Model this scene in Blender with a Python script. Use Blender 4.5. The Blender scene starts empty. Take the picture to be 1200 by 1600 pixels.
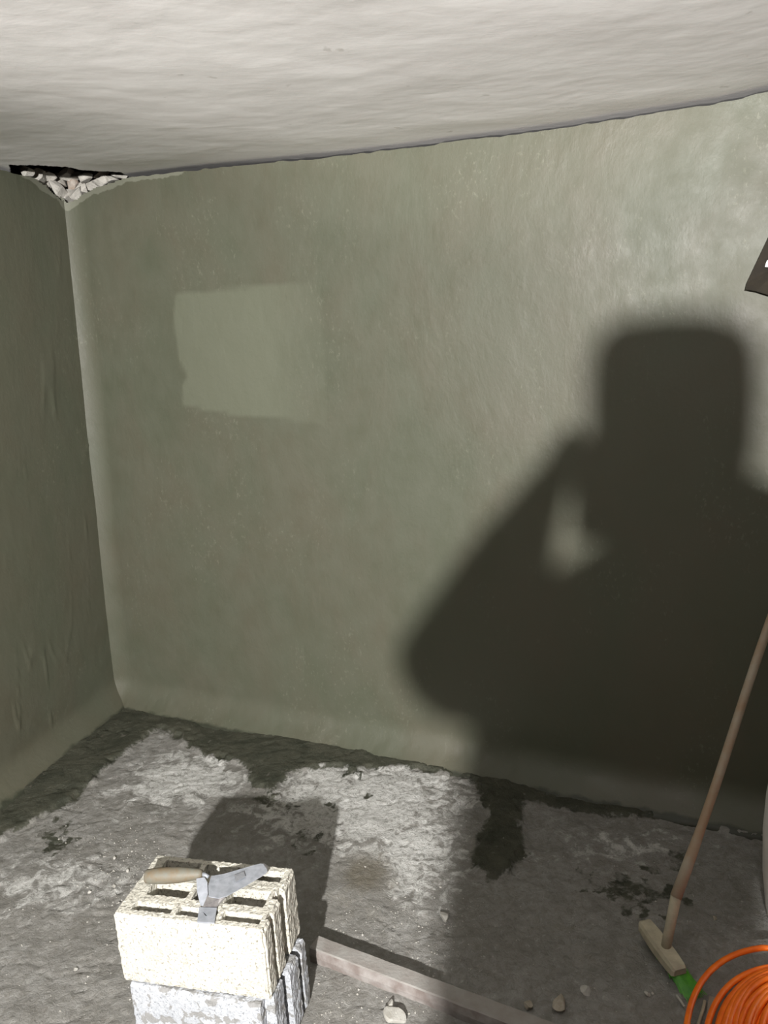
import bpy, bmesh, math, random
import numpy as np
from mathutils import Vector, Matrix

# ------------------------------------------------------------------ camera
PITCH, ROLL, FPX, CAMH = 0.22684, -0.06104, 1200.0, 1.760
cp, sp, cr, sr = math.cos(PITCH), math.sin(PITCH), math.cos(ROLL), math.sin(ROLL)
FW = np.array([0, cp, -sp]); _u = np.array([0, sp, cp]); _r = np.array([1.0, 0, 0])
RT = cr * _r + sr * _u; UP = -sr * _r + cr * _u
CAM = np.array([0, 0, CAMH])
cam_d = bpy.data.cameras.new('camera'); cam = bpy.data.objects.new('camera', cam_d)
bpy.context.scene.collection.objects.link(cam)
cam_d.sensor_fit = 'VERTICAL'; cam_d.sensor_height = 36.0; cam_d.lens = 36.0 * FPX / 1600
cam_d.clip_start = 0.02; cam_d.clip_end = 50
M = Matrix(((RT[0], UP[0], -FW[0], 0), (RT[1], UP[1], -FW[1], 0), (RT[2], UP[2], -FW[2], CAMH), (0, 0, 0, 1)))
cam.matrix_world = M
bpy.context.scene.camera = cam

# ------------------------------------------------------------------ world, exposure, lamp, added ceiling fill
LAMP = (-0.54, -1.80, 2.04); LAMP_W = 1500.0; FILL_LAMP = (-1.60, -1.60, 0.88); FILL_LAMP_W = 600.0
w = bpy.data.worlds.new('World'); bpy.context.scene.world = w; w.use_nodes = True
w.node_tree.nodes['Background'].inputs[0].default_value = (0.5, 0.5, 0.5, 1)
w.node_tree.nodes['Background'].inputs[1].default_value = 0.0
vs = bpy.context.scene.view_settings
vs.view_transform = 'Standard'; vs.look = 'None'; vs.gamma = 1.0; vs.use_curve_mapping = False
vs.exposure = 0.0
def flood(name, loc, target, watts, cone, blend, radius, col=(1.0, 0.985, 0.955)):
    ld = bpy.data.lights.new(name, 'SPOT'); ld.energy = watts; ld.shadow_soft_size = radius
    ld.spot_size = math.radians(cone); ld.spot_blend = blend; ld.color = col
    lo = bpy.data.objects.new(name, ld); bpy.context.scene.collection.objects.link(lo); lo.location = loc
    lo.rotation_euler = (Vector(target) - Vector(loc)).to_track_quat('-Z', 'Y').to_euler()
flood('flood_light', LAMP, (0.0, 2.6, 0.70), LAMP_W, 74, 0.55, 0.040)
flood('flood_light', FILL_LAMP, (0.35, 2.30, 3.95), FILL_LAMP_W, 46, 0.40, 0.06, (1.0, 0.95, 0.89))  # added uplight, put in only to brighten the ceiling

# ------------------------------------------------------------------ helpers
COL = bpy.context.scene.collection
random.seed(4)

def ray(u, v):
    return FW + RT * (u - 600) / FPX + UP * (800 - v) / FPX
def at(u, v, z=0.0):                     # point of the horizontal plane at height z seen at (u, v)
    d = ray(u, v); return CAM + d * ((z - CAMH) / d[2])
def proj(P):
    q = np.asarray(P) - CAM; zz = q @ FW
    zz = np.where(np.abs(zz) < 1e-6, 1e-6, zz)
    return 600 + FPX * (q @ RT) / zz, 800 - FPX * (q @ UP) / zz, zz

def hash2(ix, iy, seed):
    h = (ix.astype(np.int64) * 374761393 + iy.astype(np.int64) * 668265263 + seed * 1442695041) & 0xffffffff
    h = ((h ^ (h >> 13)) * 1274126177) & 0xffffffff
    h = (h ^ (h >> 16)) & 0xffffffff
    return h / 4294967295.0
def vnoise(x, y, seed=0):
    x = np.asarray(x, float); y = np.asarray(y, float)
    ix = np.floor(x); iy = np.floor(y); fx = x - ix; fy = y - iy
    fx = fx * fx * (3 - 2 * fx); fy = fy * fy * (3 - 2 * fy)
    a = hash2(ix, iy, seed); b = hash2(ix + 1, iy, seed); c = hash2(ix, iy + 1, seed); d = hash2(ix + 1, iy + 1, seed)
    return (a + (b - a) * fx) * (1 - fy) + (c + (d - c) * fx) * fy - 0.5
def fbm(x, y, seed=0, octs=4, gain=0.5):
    t = 0; a = 1.0; f = 1.0
    for k in range(octs):
        t = t + a * vnoise(np.asarray(x) * f, np.asarray(y) * f, seed + 17 * k); a *= gain; f *= 2.03
    return t
def sdpoly(x, y, poly):                  # signed distance, positive inside
    x = np.asarray(x, float); y = np.asarray(y, float)
    d = np.full(x.shape, 1e9); ins = np.zeros(x.shape, bool); n = len(poly)
    for i in range(n):
        ax, ay = poly[i]; bx, by = poly[(i + 1) % n]
        ex, ey = bx - ax, by - ay
        t = np.clip(((x - ax) * ex + (y - ay) * ey) / (ex * ex + ey * ey + 1e-12), 0, 1)
        d = np.minimum(d, np.hypot(x - ax - t * ex, y - ay - t * ey))
        c = ((ay > y) != (by > y)) & (x < (bx - ax) * (y - ay) / (by - ay + 1e-12) + ax)
        ins ^= c
    return np.where(ins, d, -d)
def sstep(a, b, x):
    t = np.clip((x - a) / (b - a), 0, 1); return t * t * (3 - 2 * t)

def mesh_obj(name, verts, faces, mat=None, parent=None, smooth=False):
    me = bpy.data.meshes.new(name)
    me.from_pydata([tuple(map(float, v)) for v in verts], [], [tuple(map(int, f)) for f in faces])
    me.update()
    if smooth: me.polygons.foreach_set('use_smooth', [True] * len(me.polygons))
    o = bpy.data.objects.new(name, me); COL.objects.link(o)
    if mat: me.materials.append(mat)
    if parent: o.parent = parent
    return o
def bm_obj(name, bm, mat=None, parent=None, smooth=False):
    me = bpy.data.meshes.new(name); bmesh.ops.recalc_face_normals(bm, faces=bm.faces)
    bm.to_mesh(me); bm.free()
    if smooth: me.polygons.foreach_set('use_smooth', [True] * len(me.polygons))
    o = bpy.data.objects.new(name, me); COL.objects.link(o)
    if mat: me.materials.append(mat)
    if parent: o.parent = parent
    return o
def grid_faces(nr, nc):
    r = np.arange(nr - 1)[:, None]; c = np.arange(nc - 1)[None, :]
    a = r * nc + c
    return np.stack([a, a + 1, a + nc + 1, a + nc], -1).reshape(-1, 4)
def fattr(o, name, vals):
    a = o.data.attributes.new(name, 'FLOAT', 'POINT'); a.data.foreach_set('value', np.asarray(vals, np.float32).ravel())
def tag(o, label=None, cat=None, group=None, kind=None):
    if label: o['label'] = label
    if cat: o['category'] = cat
    if group: o['group'] = group
    if kind: o['kind'] = kind
    return o
def empty(name, loc, label, cat, group=None):
    o = bpy.data.objects.new(name, None); COL.objects.link(o); o.location = [float(c) for c in loc]
    o.empty_display_size = 0.05
    return tag(o, label, cat, group)
def tube(bm, pts, rad, n=12, cap=True):
    pts = [Vector([float(c) for c in p]) for p in pts]; rings = []
    if not hasattr(rad, '__len__'): rad = [rad] * len(pts)
    t0 = (pts[1] - pts[0]).normalized()
    ref = Vector((0, 0, 1)) if abs(t0.z) < 0.9 else Vector((1, 0, 0))
    nrm = t0.cross(ref).normalized()
    for i, p in enumerate(pts):
        t = (pts[min(i + 1, len(pts) - 1)] - pts[max(i - 1, 0)]).normalized()
        nrm = (nrm - t * nrm.dot(t)).normalized(); b = t.cross(nrm)
        rings.append([bm.verts.new(p + (nrm * math.cos(2 * math.pi * k / n) + b * math.sin(2 * math.pi * k / n)) * rad[i]) for k in range(n)])
    for a, b_ in zip(rings[:-1], rings[1:]):
        for k in range(n): bm.faces.new((a[k], a[(k + 1) % n], b_[(k + 1) % n], b_[k]))
    if cap: bm.faces.new(rings[0][::-1]); bm.faces.new(rings[-1])
def prism(bm, poly, z0, z1):             # poly: list of (x,y) or callable heights
    lo_ = [bm.verts.new((x, y, z0)) for x, y in poly]; hi = [bm.verts.new((x, y, z1)) for x, y in poly]
    n = len(poly)
    for k in range(n): bm.faces.new((lo_[k], lo_[(k + 1) % n], hi[(k + 1) % n], hi[k]))
    bm.faces.new(lo_[::-1]); bm.faces.new(hi)
def rock(name, c, r, mat, parent=None, seed=0, flat=0.6, squash=(1, 1, 1), sub=2):
    bm = bmesh.new(); bmesh.ops.create_icosphere(bm, subdivisions=sub, radius=1)
    rg = np.random.default_rng(seed)
    dirs = rg.normal(size=(11, 3)); dirs /= np.linalg.norm(dirs, axis=1)[:, None]; ds = rg.uniform(0.42, 0.75, 11)
    for v in bm.verts:
        p = np.array(v.co)
        for d, k in zip(dirs, ds):
            e = p @ d
            if e > k: p = p - d * (e - k)
        v.co = Vector(p * r * np.array(squash) * np.array([1, 1, flat]))
    zmin = min(v.co.z for v in bm.verts)
    o = bm_obj(name, bm, mat, parent)
    o.location = (float(c[0]), float(c[1]), float(c[2]) - (zmin if parent is None else 0) - 0.0)
    o.rotation_euler.z = rg.uniform(0, 6)
    return o

# ------------------------------------------------------------------ materials
class NT:
    def __init__(s, name, rough=0.6, spec=0.5):
        s.m = bpy.data.materials.new(name); s.m.use_nodes = True; s.t = s.m.node_tree; s.n = s.t.nodes
        s.b = s.n['Principled BSDF']; s.b.inputs['Roughness'].default_value = rough
        s.b.inputs['Specular IOR Level'].default_value = spec
        s.tc = s.n.new('ShaderNodeTexCoord')
    def mp(s, scale=(1, 1, 1), src='Object'):
        m = s.n.new('ShaderNodeMapping'); m.inputs['Scale'].default_value = scale
        s.t.links.new(s.tc.outputs[src], m.inputs[0]); return m.outputs[0]
    def L(s, a, b): s.t.links.new(a, b)
    def noise(s, vec, scale, det=4, rough=0.55, dist=0.0):
        n = s.n.new('ShaderNodeTexNoise'); n.inputs['Scale'].default_value = scale; n.inputs['Detail'].default_value = det
        n.inputs['Roughness'].default_value = rough; n.inputs['Distortion'].default_value = dist; s.L(vec, n.inputs['Vector']); return n.outputs['Fac']
    def voro(s, vec, scale, feat='F1', out='Distance', rnd=1.0):
        n = s.n.new('ShaderNodeTexVoronoi'); n.feature = feat; n.inputs['Scale'].default_value = scale
        n.inputs['Randomness'].default_value = rnd; s.L(vec, n.inputs['Vector']); return n.outputs[out]
    def ramp(s, fac, stops):
        r = s.n.new('ShaderNodeValToRGB'); e = r.color_ramp.elements
        while len(e) < len(stops): e.new(0.5)
        for el, (p, c) in zip(e, stops):
            el.position = p; el.color = (c, c, c, 1) if not hasattr(c, '__len__') else (*c, 1)
        s.L(fac, r.inputs[0]); return r.outputs[0]
    def mix(s, fac, a, b, mode='MIX'):
        m = s.n.new('ShaderNodeMix'); m.data_type = 'RGBA'; m.blend_type = mode
        for sock, val in ((m.inputs[0], fac), (m.inputs[6], a), (m.inputs[7], b)):
            if isinstance(val, (int, float)): sock.default_value = val
            elif isinstance(val, tuple): sock.default_value = (*val, 1)
            else: s.L(val, sock)
        return m.outputs[2]
    def math(s, op, a, b=0.0, c=0.0):
        m = s.n.new('ShaderNodeMath'); m.operation = op
        for sock, val in zip(m.inputs, (a, b, c)):
            if isinstance(val, (int, float)): sock.default_value = val
            else: s.L(val, sock)
        return m.outputs[0]
    def attr(s, name):
        a = s.n.new('ShaderNodeAttribute'); a.attribute_name = name; return a.outputs['Fac']
    def bump(s, h, strength=0.5, dist=0.01, prev=None):
        b = s.n.new('ShaderNodeBump'); b.inputs['Strength'].default_value = strength; b.inputs['Distance'].default_value = dist
        s.L(h, b.inputs['Height'])
        if prev is not None: s.L(prev, b.inputs['Normal'])
        return b.outputs[0]
    def fin(s, col=None, normal=None, rough=None):
        if col is not None:
            if isinstance(col, tuple): s.b.inputs['Base Color'].default_value = (*col, 1)
            else: s.L(col, s.b.inputs['Base Color'])
        if normal is not None: s.L(normal, s.b.inputs['Normal'])
        if rough is not None: s.L(rough, s.b.inputs['Roughness'])
        return s.m

def simple(name, c1, c2, scale=20, rough=0.6, bump=0.3, bd=0.002, spec=0.5, metal=0.0):
    t = NT(name, rough, spec); v = t.mp(); n = t.noise(v, scale, 5)
    t.b.inputs['Metallic'].default_value = metal
    f = t.noise(v, scale * 6, 4)
    return t.fin(t.mix(t.ramp(n, [(0.35, 0.0), (0.65, 1.0)]), c1, c2), t.bump(f, bump, bd))

def mat_plaster():
    t = NT('wet cement plaster', 0.5, 0.5)
    v = t.mp(); vs_ = t.mp((1, 1, 0.6))
    n1 = t.noise(vs_, 2.8, 6, 0.6, 0.3); n2 = t.noise(v, 9, 5, 0.6); n3 = t.noise(vs_, 34, 4, 0.6)
    c = t.mix(t.ramp(n1, [(0.38, 0.0), (0.62, 1.0)]), (0.097, 0.100, 0.072), (0.109, 0.100, 0.074))
    c = t.mix(t.ramp(n2, [(0.3, 0.0), (0.75, 0.5)]), c, (0.119, 0.119, 0.091))
    # small dry light flecks
    fl = t.math('MULTIPLY', t.ramp(t.noise(t.mp((1, 1, 0.6)), 75, 4, 0.75), [(0.57, 0.0), (0.68, 1.0)]), t.ramp(t.noise(vs_, 4.0, 3), [(0.5, 0.0), (0.62, 0.6)]))
    c = t.mix(fl, c, (0.193, 0.189, 0.150))
    c = t.mix(t.math('MULTIPLY', t.attr('patch'), 0.95), c, (0.145, 0.148, 0.112))
    sm = t.ramp(t.math('ADD', t.attr('smear'), t.math('MULTIPLY', t.math('SUBTRACT', t.noise(v, 30, 4), 0.5), 0.8)), [(0.45, 0.0), (0.55, 1.0)])
    c = t.mix(sm, c, (0.193, 0.189, 0.154))
    wet = t.ramp(t.math('ADD', t.attr('wet'), t.math('MULTIPLY', t.math('SUBTRACT', t.noise(v, 14, 5), 0.5), 0.9)), [(0.4, 0.0), (0.6, 1.0)])
    c = t.mix(wet, c, (0.042, 0.044, 0.031))
    b = t.bump(n1, 0.35, 0.02)
    b = t.bump(t.noise(vs_, 14, 5, 0.6, 0.5), 0.20, 0.005, b)
    b = t.bump(n3, 0.25, 0.003, b)
    b = t.bump(t.noise(t.mp((1, 1, .7)), 110, 4, .7), 0.35, 0.0015, b)
    r = t.ramp(n2, [(0.3, 0.46), (0.7, 0.62)])
    return t.fin(t.mix(1.0, c, (0.90, 0.925, 0.87), 'MULTIPLY'), b, r)

def mat_ceiling():
    t = NT('whitewashed ceiling plaster', 0.5, 0.45)
    v = t.mp(); vs_ = t.mp((0.5, 1.0, 1.0))
    n1 = t.noise(vs_, 5, 5, 0.6, 0.6)
    c = t.mix(t.ramp(n1, [(0.35, 0.0), (0.7, 1.0)]), (0.82, 0.805, 0.80), (0.88, 0.87, 0.865))
    c = t.mix(t.ramp(t.noise(vs_, 22, 6, 0.7), [(0.62, 0.0), (0.72, 0.5)]), c, (0.90, 0.90, 0.91))  # small white highlight spots painted into the ceiling colour
    c = t.mix(t.ramp(t.noise(t.mp((1, 1, 1)), 12, 3), [(0.70, 0.0), (0.74, 0.5)]), c, (0.5, 0.48, 0.45))
    b = t.bump(n1, 0.18, 0.008)
    b = t.bump(t.noise(vs_, 30, 6, 0.6, 0.4), 0.3, 0.0016, b)
    b = t.bump(t.voro(v, 26), 0.05, 0.004, b)
    return t.fin(c, b)

def mat_floor():
    t = NT('rough concrete floor', 0.75, 0.35)
    v = t.mp()
    nl = t.noise(v, 3, 5, 0.6, 0.4); nm = t.noise(v, 16, 6, 0.65, 0.7); nf = t.noise(v, 70, 5, 0.7)
    c = t.mix(t.ramp(nm, [(0.38, 0.0), (0.62, 1.0)]), (0.231, 0.222, 0.204), (0.331, 0.322, 0.304))
    c = t.mix(t.ramp(nl, [(0.4, 0.0), (0.65, 0.6)]), c, (0.231, 0.219, 0.196))
    nk = t.noise(v, 42, 8, 0.72, 0.5); ng = t.noise(v, 160, 4, 0.7)
    pale = t.math('ADD', t.attr('pale'), t.math('ADD', t.math('MULTIPLY', t.math('SUBTRACT', nm, 0.5), 1.5), t.math('MULTIPLY', t.math('SUBTRACT', nk, 0.5), 1.1)))
    c = t.mix(t.ramp(pale, [(0.42, 0.0), (0.60, 1.0)]), c, (0.60, 0.592, 0.57))
    c = t.mix(t.ramp(nk, [(0.50, 0.0), (0.62, 0.6)]), c, (0.19, 0.18, 0.158))
    c = t.mix(t.ramp(nk, [(0.30, 0.55), (0.42, 0.0)]), c, (0.52, 0.51, 0.485))
    c = t.mix(t.ramp(ng, [(0.60, 0.0), (0.72, 0.5)]), c, (0.17, 0.16, 0.14))
    c = t.mix(t.ramp(ng, [(0.26, 0.6), (0.34, 0.0)]), c, (0.62, 0.61, 0.58))
    brown = t.math('ADD', t.attr('brown'), t.math('MULTIPLY', t.math('SUBTRACT', nm, 0.5), 1.5))
    c = t.mix(t.ramp(brown, [(0.4, 0.0), (0.9, 0.85)]), c, (0.154, 0.135, 0.100))
    wn = t.math('ADD', t.attr('wet'), t.math('ADD', t.math('MULTIPLY', t.math('SUBTRACT', nm, 0.5), 1.0), t.math('MULTIPLY', t.math('SUBTRACT', nf, 0.5), 0.35)))
    wet = t.ramp(wn, [(0.42, 0.0), (0.56, 1.0)])
    wc = t.mix(t.ramp(t.noise(v, 9, 5, 0.7), [(0.35, 0.0), (0.65, 1.0)]), (0.046, 0.049, 0.035), (0.089, 0.088, 0.065))
    c = t.mix(wet, c, wc)
    # cracks and dents
    cr1 = t.voro(t.mp((1, 1.7, 1)), 11, 'DISTANCE_TO_EDGE')
    dist = t.n.new('ShaderNodeVectorMath'); dist.operation = 'ADD'
    nn = t.n.new('ShaderNodeTexNoise'); nn.inputs['Scale'].default_value = 9; t.L(v, nn.inputs['Vector'])
    sc = t.n.new('ShaderNodeVectorMath'); sc.operation = 'SCALE'; sc.inputs['Scale'].default_value = 0.25
    t.L(nn.outputs['Color'], sc.inputs[0]); t.L(v, dist.inputs[0]); t.L(sc.outputs[0], dist.inputs[1])
    cr2 = t.voro(dist.outputs[0], 13, 'DISTANCE_TO_EDGE')
    dry = t.math('SUBTRACT', 1.0, wet)
    cm = t.math('MULTIPLY', t.ramp(t.noise(v, 5, 3), [(0.45, 0.0), (0.6, 1.0)]), dry)
    crk = t.math('MULTIPLY', t.ramp(cr2, [(0.0, 1.0), (0.03, 0.0)]), cm)
    c = t.mix(t.math('MULTIPLY', crk, 0.45), c, (0.169, 0.154, 0.131))
    # round dents
    dn = t.ramp(t.voro(dist.outputs[0], 17), [(0.10, 1.0), (0.16, 0.0)])
    dn = t.math('MULTIPLY', dn, t.ramp(t.noise(v, 7, 2), [(0.52, 0.0), (0.58, 1.0)]))
    c = t.mix(t.math('MULTIPLY', dn, 0.6), c, (0.185, 0.169, 0.146))
    b = t.bump(nm, 0.6, 0.006)
    b = t.bump(nk, 1.0, 0.009, b)
    b = t.bump(ng, 0.6, 0.0018, b)
    b = t.bump(t.math('ADD', crk, dn), -0.8, 0.006, b)
    b = t.bump(t.noise(v, 240, 3), 0.4, 0.002, b)
    r = t.mix(wet, (0.8, 0.8, 0.8), (0.5, 0.5, 0.5))
    return t.fin(c, b, r)

def mat_block(name, c1, c2, pore, smear=None):
    t = NT(name, 0.9, 0.2); v = t.mp()
    n = t.noise(v, 14, 5); g = t.voro(v, 170); p = t.noise(v, 120, 4, 0.75)
    c = t.mix(t.ramp(n, [(0.35, 0.0), (0.65, 1.0)]), c1, c2)
    c = t.mix(t.ramp(p, [(0.55, 0.0), (0.63, 1.0)]), c, pore)
    c = t.mix(t.ramp(g, [(0.10, 0.5), (0.22, 0.0)]), c, tuple(q * .75 for q in c1))
    if smear:
        s_ = t.ramp(t.noise(t.mp((1, 1, 1.1)), 24, 4, 0.55, 0.5), [(0.55, 0.0), (0.57, 1.0)])
        c = t.mix(s_, c, smear)
    b = t.bump(p, -0.9, 0.004); b = t.bump(g, 0.4, 0.003, b)
    return t.fin(c, b)

M_old = None; M_pl = mat_plaster(); M_ce = mat_ceiling(); M_fl = mat_floor()
M_b1 = mat_block('cream concrete block', (0.50, 0.478, 0.415), (0.56, 0.54, 0.475), (0.21, 0.195, 0.165))
M_b2 = mat_block('grey concrete block', (0.37, 0.382, 0.408), (0.44, 0.452, 0.48), (0.22, 0.23, 0.245), smear=(0.25, 0.247, 0.243))
M_rub = simple('broken white plaster', (0.62, 0.59, 0.54), (0.40, 0.38, 0.34), 30, 0.85, 0.6, 0.004)
M_rubr = simple('old brick', (0.42, 0.30, 0.22), (0.5, 0.45, 0.4), 30, 0.85, 0.6, 0.004)
M_oldwall = simple('old brown bare wall', (0.10, 0.075, 0.05), (0.07, 0.055, 0.04), 4, 0.9, 0.6, 0.01)
M_dark = simple('hollow shade dark', (0.05, 0.035, 0.03), (0.035, 0.028, 0.025), 12, 0.9)  # darkness of the hollow is put into this colour, as lamp light reaches in
M_handle = simple('worn trowel handle wood', (0.165, 0.125, 0.078), (0.16, 0.158, 0.13), 45, 0.6, 0.4, 0.001)
M_steel = simple('cement smeared steel', (0.46, 0.48, 0.53), (0.34, 0.36, 0.40), 60, 0.5, 0.3, 0.0008, 0.5, 0.35)
M_steeld2 = simple('dried cement on steel', (0.27, 0.28, 0.30), (0.22, 0.225, 0.24), 60, 0.7)
M_steeld = simple('dark worn and shaded steel', (0.20, 0.19, 0.18), (0.12, 0.11, 0.11), 60, 0.5, 0.3, 0.0008, 0.5, 0.35)
M_bar = simple('cement dusted bar top', (0.32, 0.305, 0.285), (0.26, 0.235, 0.215), 18, 0.8, 0.5, 0.003)
M_rust = simple('rusty bar side', (0.19, 0.155, 0.14), (0.31, 0.285, 0.27), 22, 0.8, 0.5, 0.003)
M_broomw = simple('pale broom head wood', (0.50, 0.45, 0.33), (0.36, 0.32, 0.24), 25, 0.7, 0.5, 0.002)
M_stick = simple('brown broom stick', (0.32, 0.22, 0.14), (0.36, 0.31, 0.24), 12, 0.65, 0.4, 0.001)
M_green = simple('green bristle plastic', (0.10, 0.42, 0.02), (0.06, 0.28, 0.02), 60, 0.5, 0.2, 0.001)
M_orange = simple('orange cable sheath', (1.0, 0.21, 0.012), (0.88, 0.15, 0.01), 30, 0.4, 0.15, 0.0006)
M_white = simple('white plastic', (0.80, 0.78, 0.75), (0.70, 0.68, 0.65), 10, 0.45, 0.1, 0.001)
M_stone = simple('pale stone chip', (0.48, 0.465, 0.43), (0.38, 0.36, 0.32), 50, 0.85, 0.5, 0.003)
M_stoned = simple('brown stone chip', (0.30, 0.26, 0.20), (0.40, 0.36, 0.30), 50, 0.85, 0.5, 0.003)
M_cloth = simple('dark brown cloth', (0.016, 0.012, 0.007), (0.024, 0.018, 0.010), 30, 0.9, 0.3, 0.002)
M_tile = simple('grey brown sheet', (0.30, 0.27, 0.22), (0.26, 0.23, 0.19), 20, 0.7, 0.2, 0.001)
M_black = simple('black plastic', (0.02, 0.02, 0.02), (0.03, 0.03, 0.03), 30, 0.4, 0.1, 0.001)
M_skin = simple('skin', (0.55, 0.34, 0.25), (0.60, 0.38, 0.29), 20, 0.5, 0.1, 0.001)
M_jacket = simple('dark jacket', (0.05, 0.05, 0.06), (0.07, 0.065, 0.07), 60, 0.85, 0.4, 0.002)
M_trous = simple('work trousers', (0.06, 0.06, 0.08), (0.09, 0.09, 0.10), 60, 0.85, 0.4, 0.002)
M_hair = simple('brown hair', (0.03, 0.02, 0.012), (0.05, 0.03, 0.02), 90, 0.6, 0.5, 0.002)

# ------------------------------------------------------------------ room shell
A = np.array([-1.42, 3.665]); BD = np.array([0.9033, -0.4290]); LD = np.array([-0.27, -0.9629])
D = A + 4.1 * BD; RD = np.array([-0.1, -0.995]); E_ = D + 5.5 * RD; F_ = A + 7.2 * LD
BN = np.array([-0.4290, -0.9033]); LN = np.array([0.9629, -0.27])
LEAN = 0.13
def onback(u, v):
    d = ray(u, v); t = ((A - CAM[:2]) @ BN) / (d[:2] @ BN); P = CAM + d * t
    return (P[:2] - A) @ BD, P[2]
CEPX = [(200, 271), (320, 257), (430, 246), (520, 237), (620, 225), (700, 214), (800, 202), (880, 191), (950, 179), (1050, 163), (1120, 152), (1160, 143), (1200, 134)]
ce = [onback(*p) for p in CEPX]
CS = np.array([-2.0] + [c[0] for c in ce] + [5.5]); CZ = np.array([ce[0][1] + 0.06] + [c[1] for c in ce] + [ce[-1][1] + 0.10])
def ceil_z(x, y):
    s = (x - A[0]) * BD[0] + (y - A[1]) * BD[1]
    return np.interp(s, CS, CZ)

# floor ---------------------------------------------------------------
def F2(u, v): return tuple(at(u, v)[:2])
ns, nt = 420, 400
S = np.concatenate([np.linspace(0, 0.80, 390, endpoint=False), np.linspace(0.80, 1.0, 30)])
T = np.concatenate([np.linspace(0, 0.42, 360, endpoint=False), np.linspace(0.42, 1.0, 40)])
SS, TT = np.meshgrid(S, T)
def bil(s, t):
    a = A - 0.25 * BD - 0.12 * LD; d = D + 0.1 * BD + 0.05 * BN * -1; e = E_ ; f = F_ - 0.0 * LD
    return ((a[0] * (1 - s) + d[0] * s) * (1 - t) + (f[0] * (1 - s) + e[0] * s) * t,
            (a[1] * (1 - s) + d[1] * s) * (1 - t) + (f[1] * (1 - s) + e[1] * s) * t)
X, Y = bil(SS, TT)
BLO = np.array([-0.73393, 1.64201]); BU = np.array([0.97404, -0.22639]); BV = np.array([0.22639, 0.97404])
BARP0 = at(489, 1474, 0.05)[:2]; BARP1 = at(806, 1600, 0.05)[:2]
dback = (X - A[0]) * BN[0] + (Y - A[1]) * BN[1]            # distance to back wall plane
dleft = (X - A[0]) * LN[0] + (Y - A[1]) * LN[1]
def hfloor(X, Y):
    z = 0.016 * fbm(X * 2.3, Y * 2.3, 1, 3) + 0.006 * fbm(X * 9 , Y * 12, 5, 3) + 0.003 * fbm(X * 34, Y * 38, 9, 3, 0.6)
    z = z + 0.0025 * fbm(X * 110, Y * 110, 12, 2)
    r = np.abs(fbm(X * 6 + 0.4 * fbm(X * 5, Y * 5, 33), Y * 9, 21, 3)); z = z - 0.006 * np.exp(-(r / 0.02) ** 2)
    return z
Z = hfloor(X, Y)
# flat pads where things stand
def pad(X, Y, c, r0, r1): return 1 - sstep(r0, r1, np.hypot(X - c[0], Y - c[1]))
bc = BLO + BU * 0.2 + BV * 0.11
k = pad(X, Y, bc, 0.22, 0.32); Z = Z * (1 - k) + (-0.002) * k
k = pad(X, Y, (1.225, 1.85), 0.22, 0.30); Z = Z * (1 - k) + (-0.002) * k
# wet mortar polygons along the walls (seen outline)
wetpoly = [F2(*p) for p in [(60, 1020), (190, 1000), (760, 1120), (1300, 1250), (1300, 1330), (1180, 1305), (1080, 1280), (960, 1275), (880, 1262), (822, 1252), (812, 1290), (822, 1330), (800, 1362), (765, 1375), (738, 1350), (745, 1310), (765, 1275), (742, 1225),
          (700, 1214), (640, 1203), (560, 1206), (500, 1200), (455, 1212), (425, 1240), (392, 1232), (388, 1203), (372, 1192), (330, 1184), (290, 1164), (252, 1140), (225, 1156), (170, 1200), (120, 1250), (60, 1280), (0, 1308), (-80, 1345), (-250, 1300)]]
sd = sdpoly(X, Y, wetpoly)
wet = np.clip(0.5 + sd * 9, 0, 1)
for (u, v, ru, rv) in [(95, 1304, 0.05, 0.07), (550, 1207, 0.03, 0.05), (420, 1245, 0.05, 0.05), (450, 1262, 0.04, 0.04), (520, 1262, 0.02, 0.03), (475, 1310, 0.05, 0.05), (975, 1385, 0.07, 0.05), (1020, 1400, 0.08, 0.05), (925, 1368, 0.03, 0.03), (1010, 1355, 0.025, 0.025), (575, 1243, 0.015, 0.02), (1060, 1345, 0.03, 0.03)]:
    c = F2(u, v); g = 0.95 - np.hypot((X - c[0]) / ru, (Y - c[1]) / rv) * 0.5 + 1.1 * fbm(X * 30, Y * 30, 91, 3); wet = np.maximum(wet, np.clip(g, 0, 0.52) * (np.hypot(X - c[0], Y - c[1]) < 0.2))
brown = np.zeros_like(X)
for (u, v, ru, rv, a) in [(575, 1365, 0.12, 0.13, 1.0), (330, 1290, 0.2, 0.2, 0.3), (480, 1290, 0.1, 0.12, 0.5), (120, 1500, 0.4, 0.25, 0.35), (560, 1420, 0.2, 0.2, 0.45), (400, 1235, 0.12, 0.05, 0.5), (190, 1560, 0.3, 0.15, 0.4), (900, 1450, 0.5, 0.4, 0.38), (210, 1350, 0.15, 0.12, 0.45)]:
    c = F2(u, v); brown = np.maximum(brown, a * np.exp(-((X - c[0]) / ru) ** 2 - ((Y - c[1]) / rv) ** 2))
pale = np.zeros_like(X)
for (u, v, ru, rv, a) in [(560, 1250, 0.5, 0.35, 0.85), (290, 1215, 0.35, 0.28, 0.75), (640, 1330, 0.25, 0.35, 0.7), (90, 1380, 0.45, 0.22, 0.55), (960, 1320, 0.5, 0.15, 0.45)]:
    c = F2(u, v); pale = np.maximum(pale, a * np.exp(-((X - c[0]) / ru) ** 2 - ((Y - c[1]) / rv) ** 2))
Z = Z + 0.014 * sstep(0.45, 0.62, wet + 0.5 * fbm(X * 18, Y * 18, 41, 3)) * (sd > -0.05)
floor = mesh_obj('floor', np.stack([X.ravel(), Y.ravel(), Z.ravel()], 1), grid_faces(ns and len(T), len(S))[:, ::-1], M_fl, smooth=True)
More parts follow.
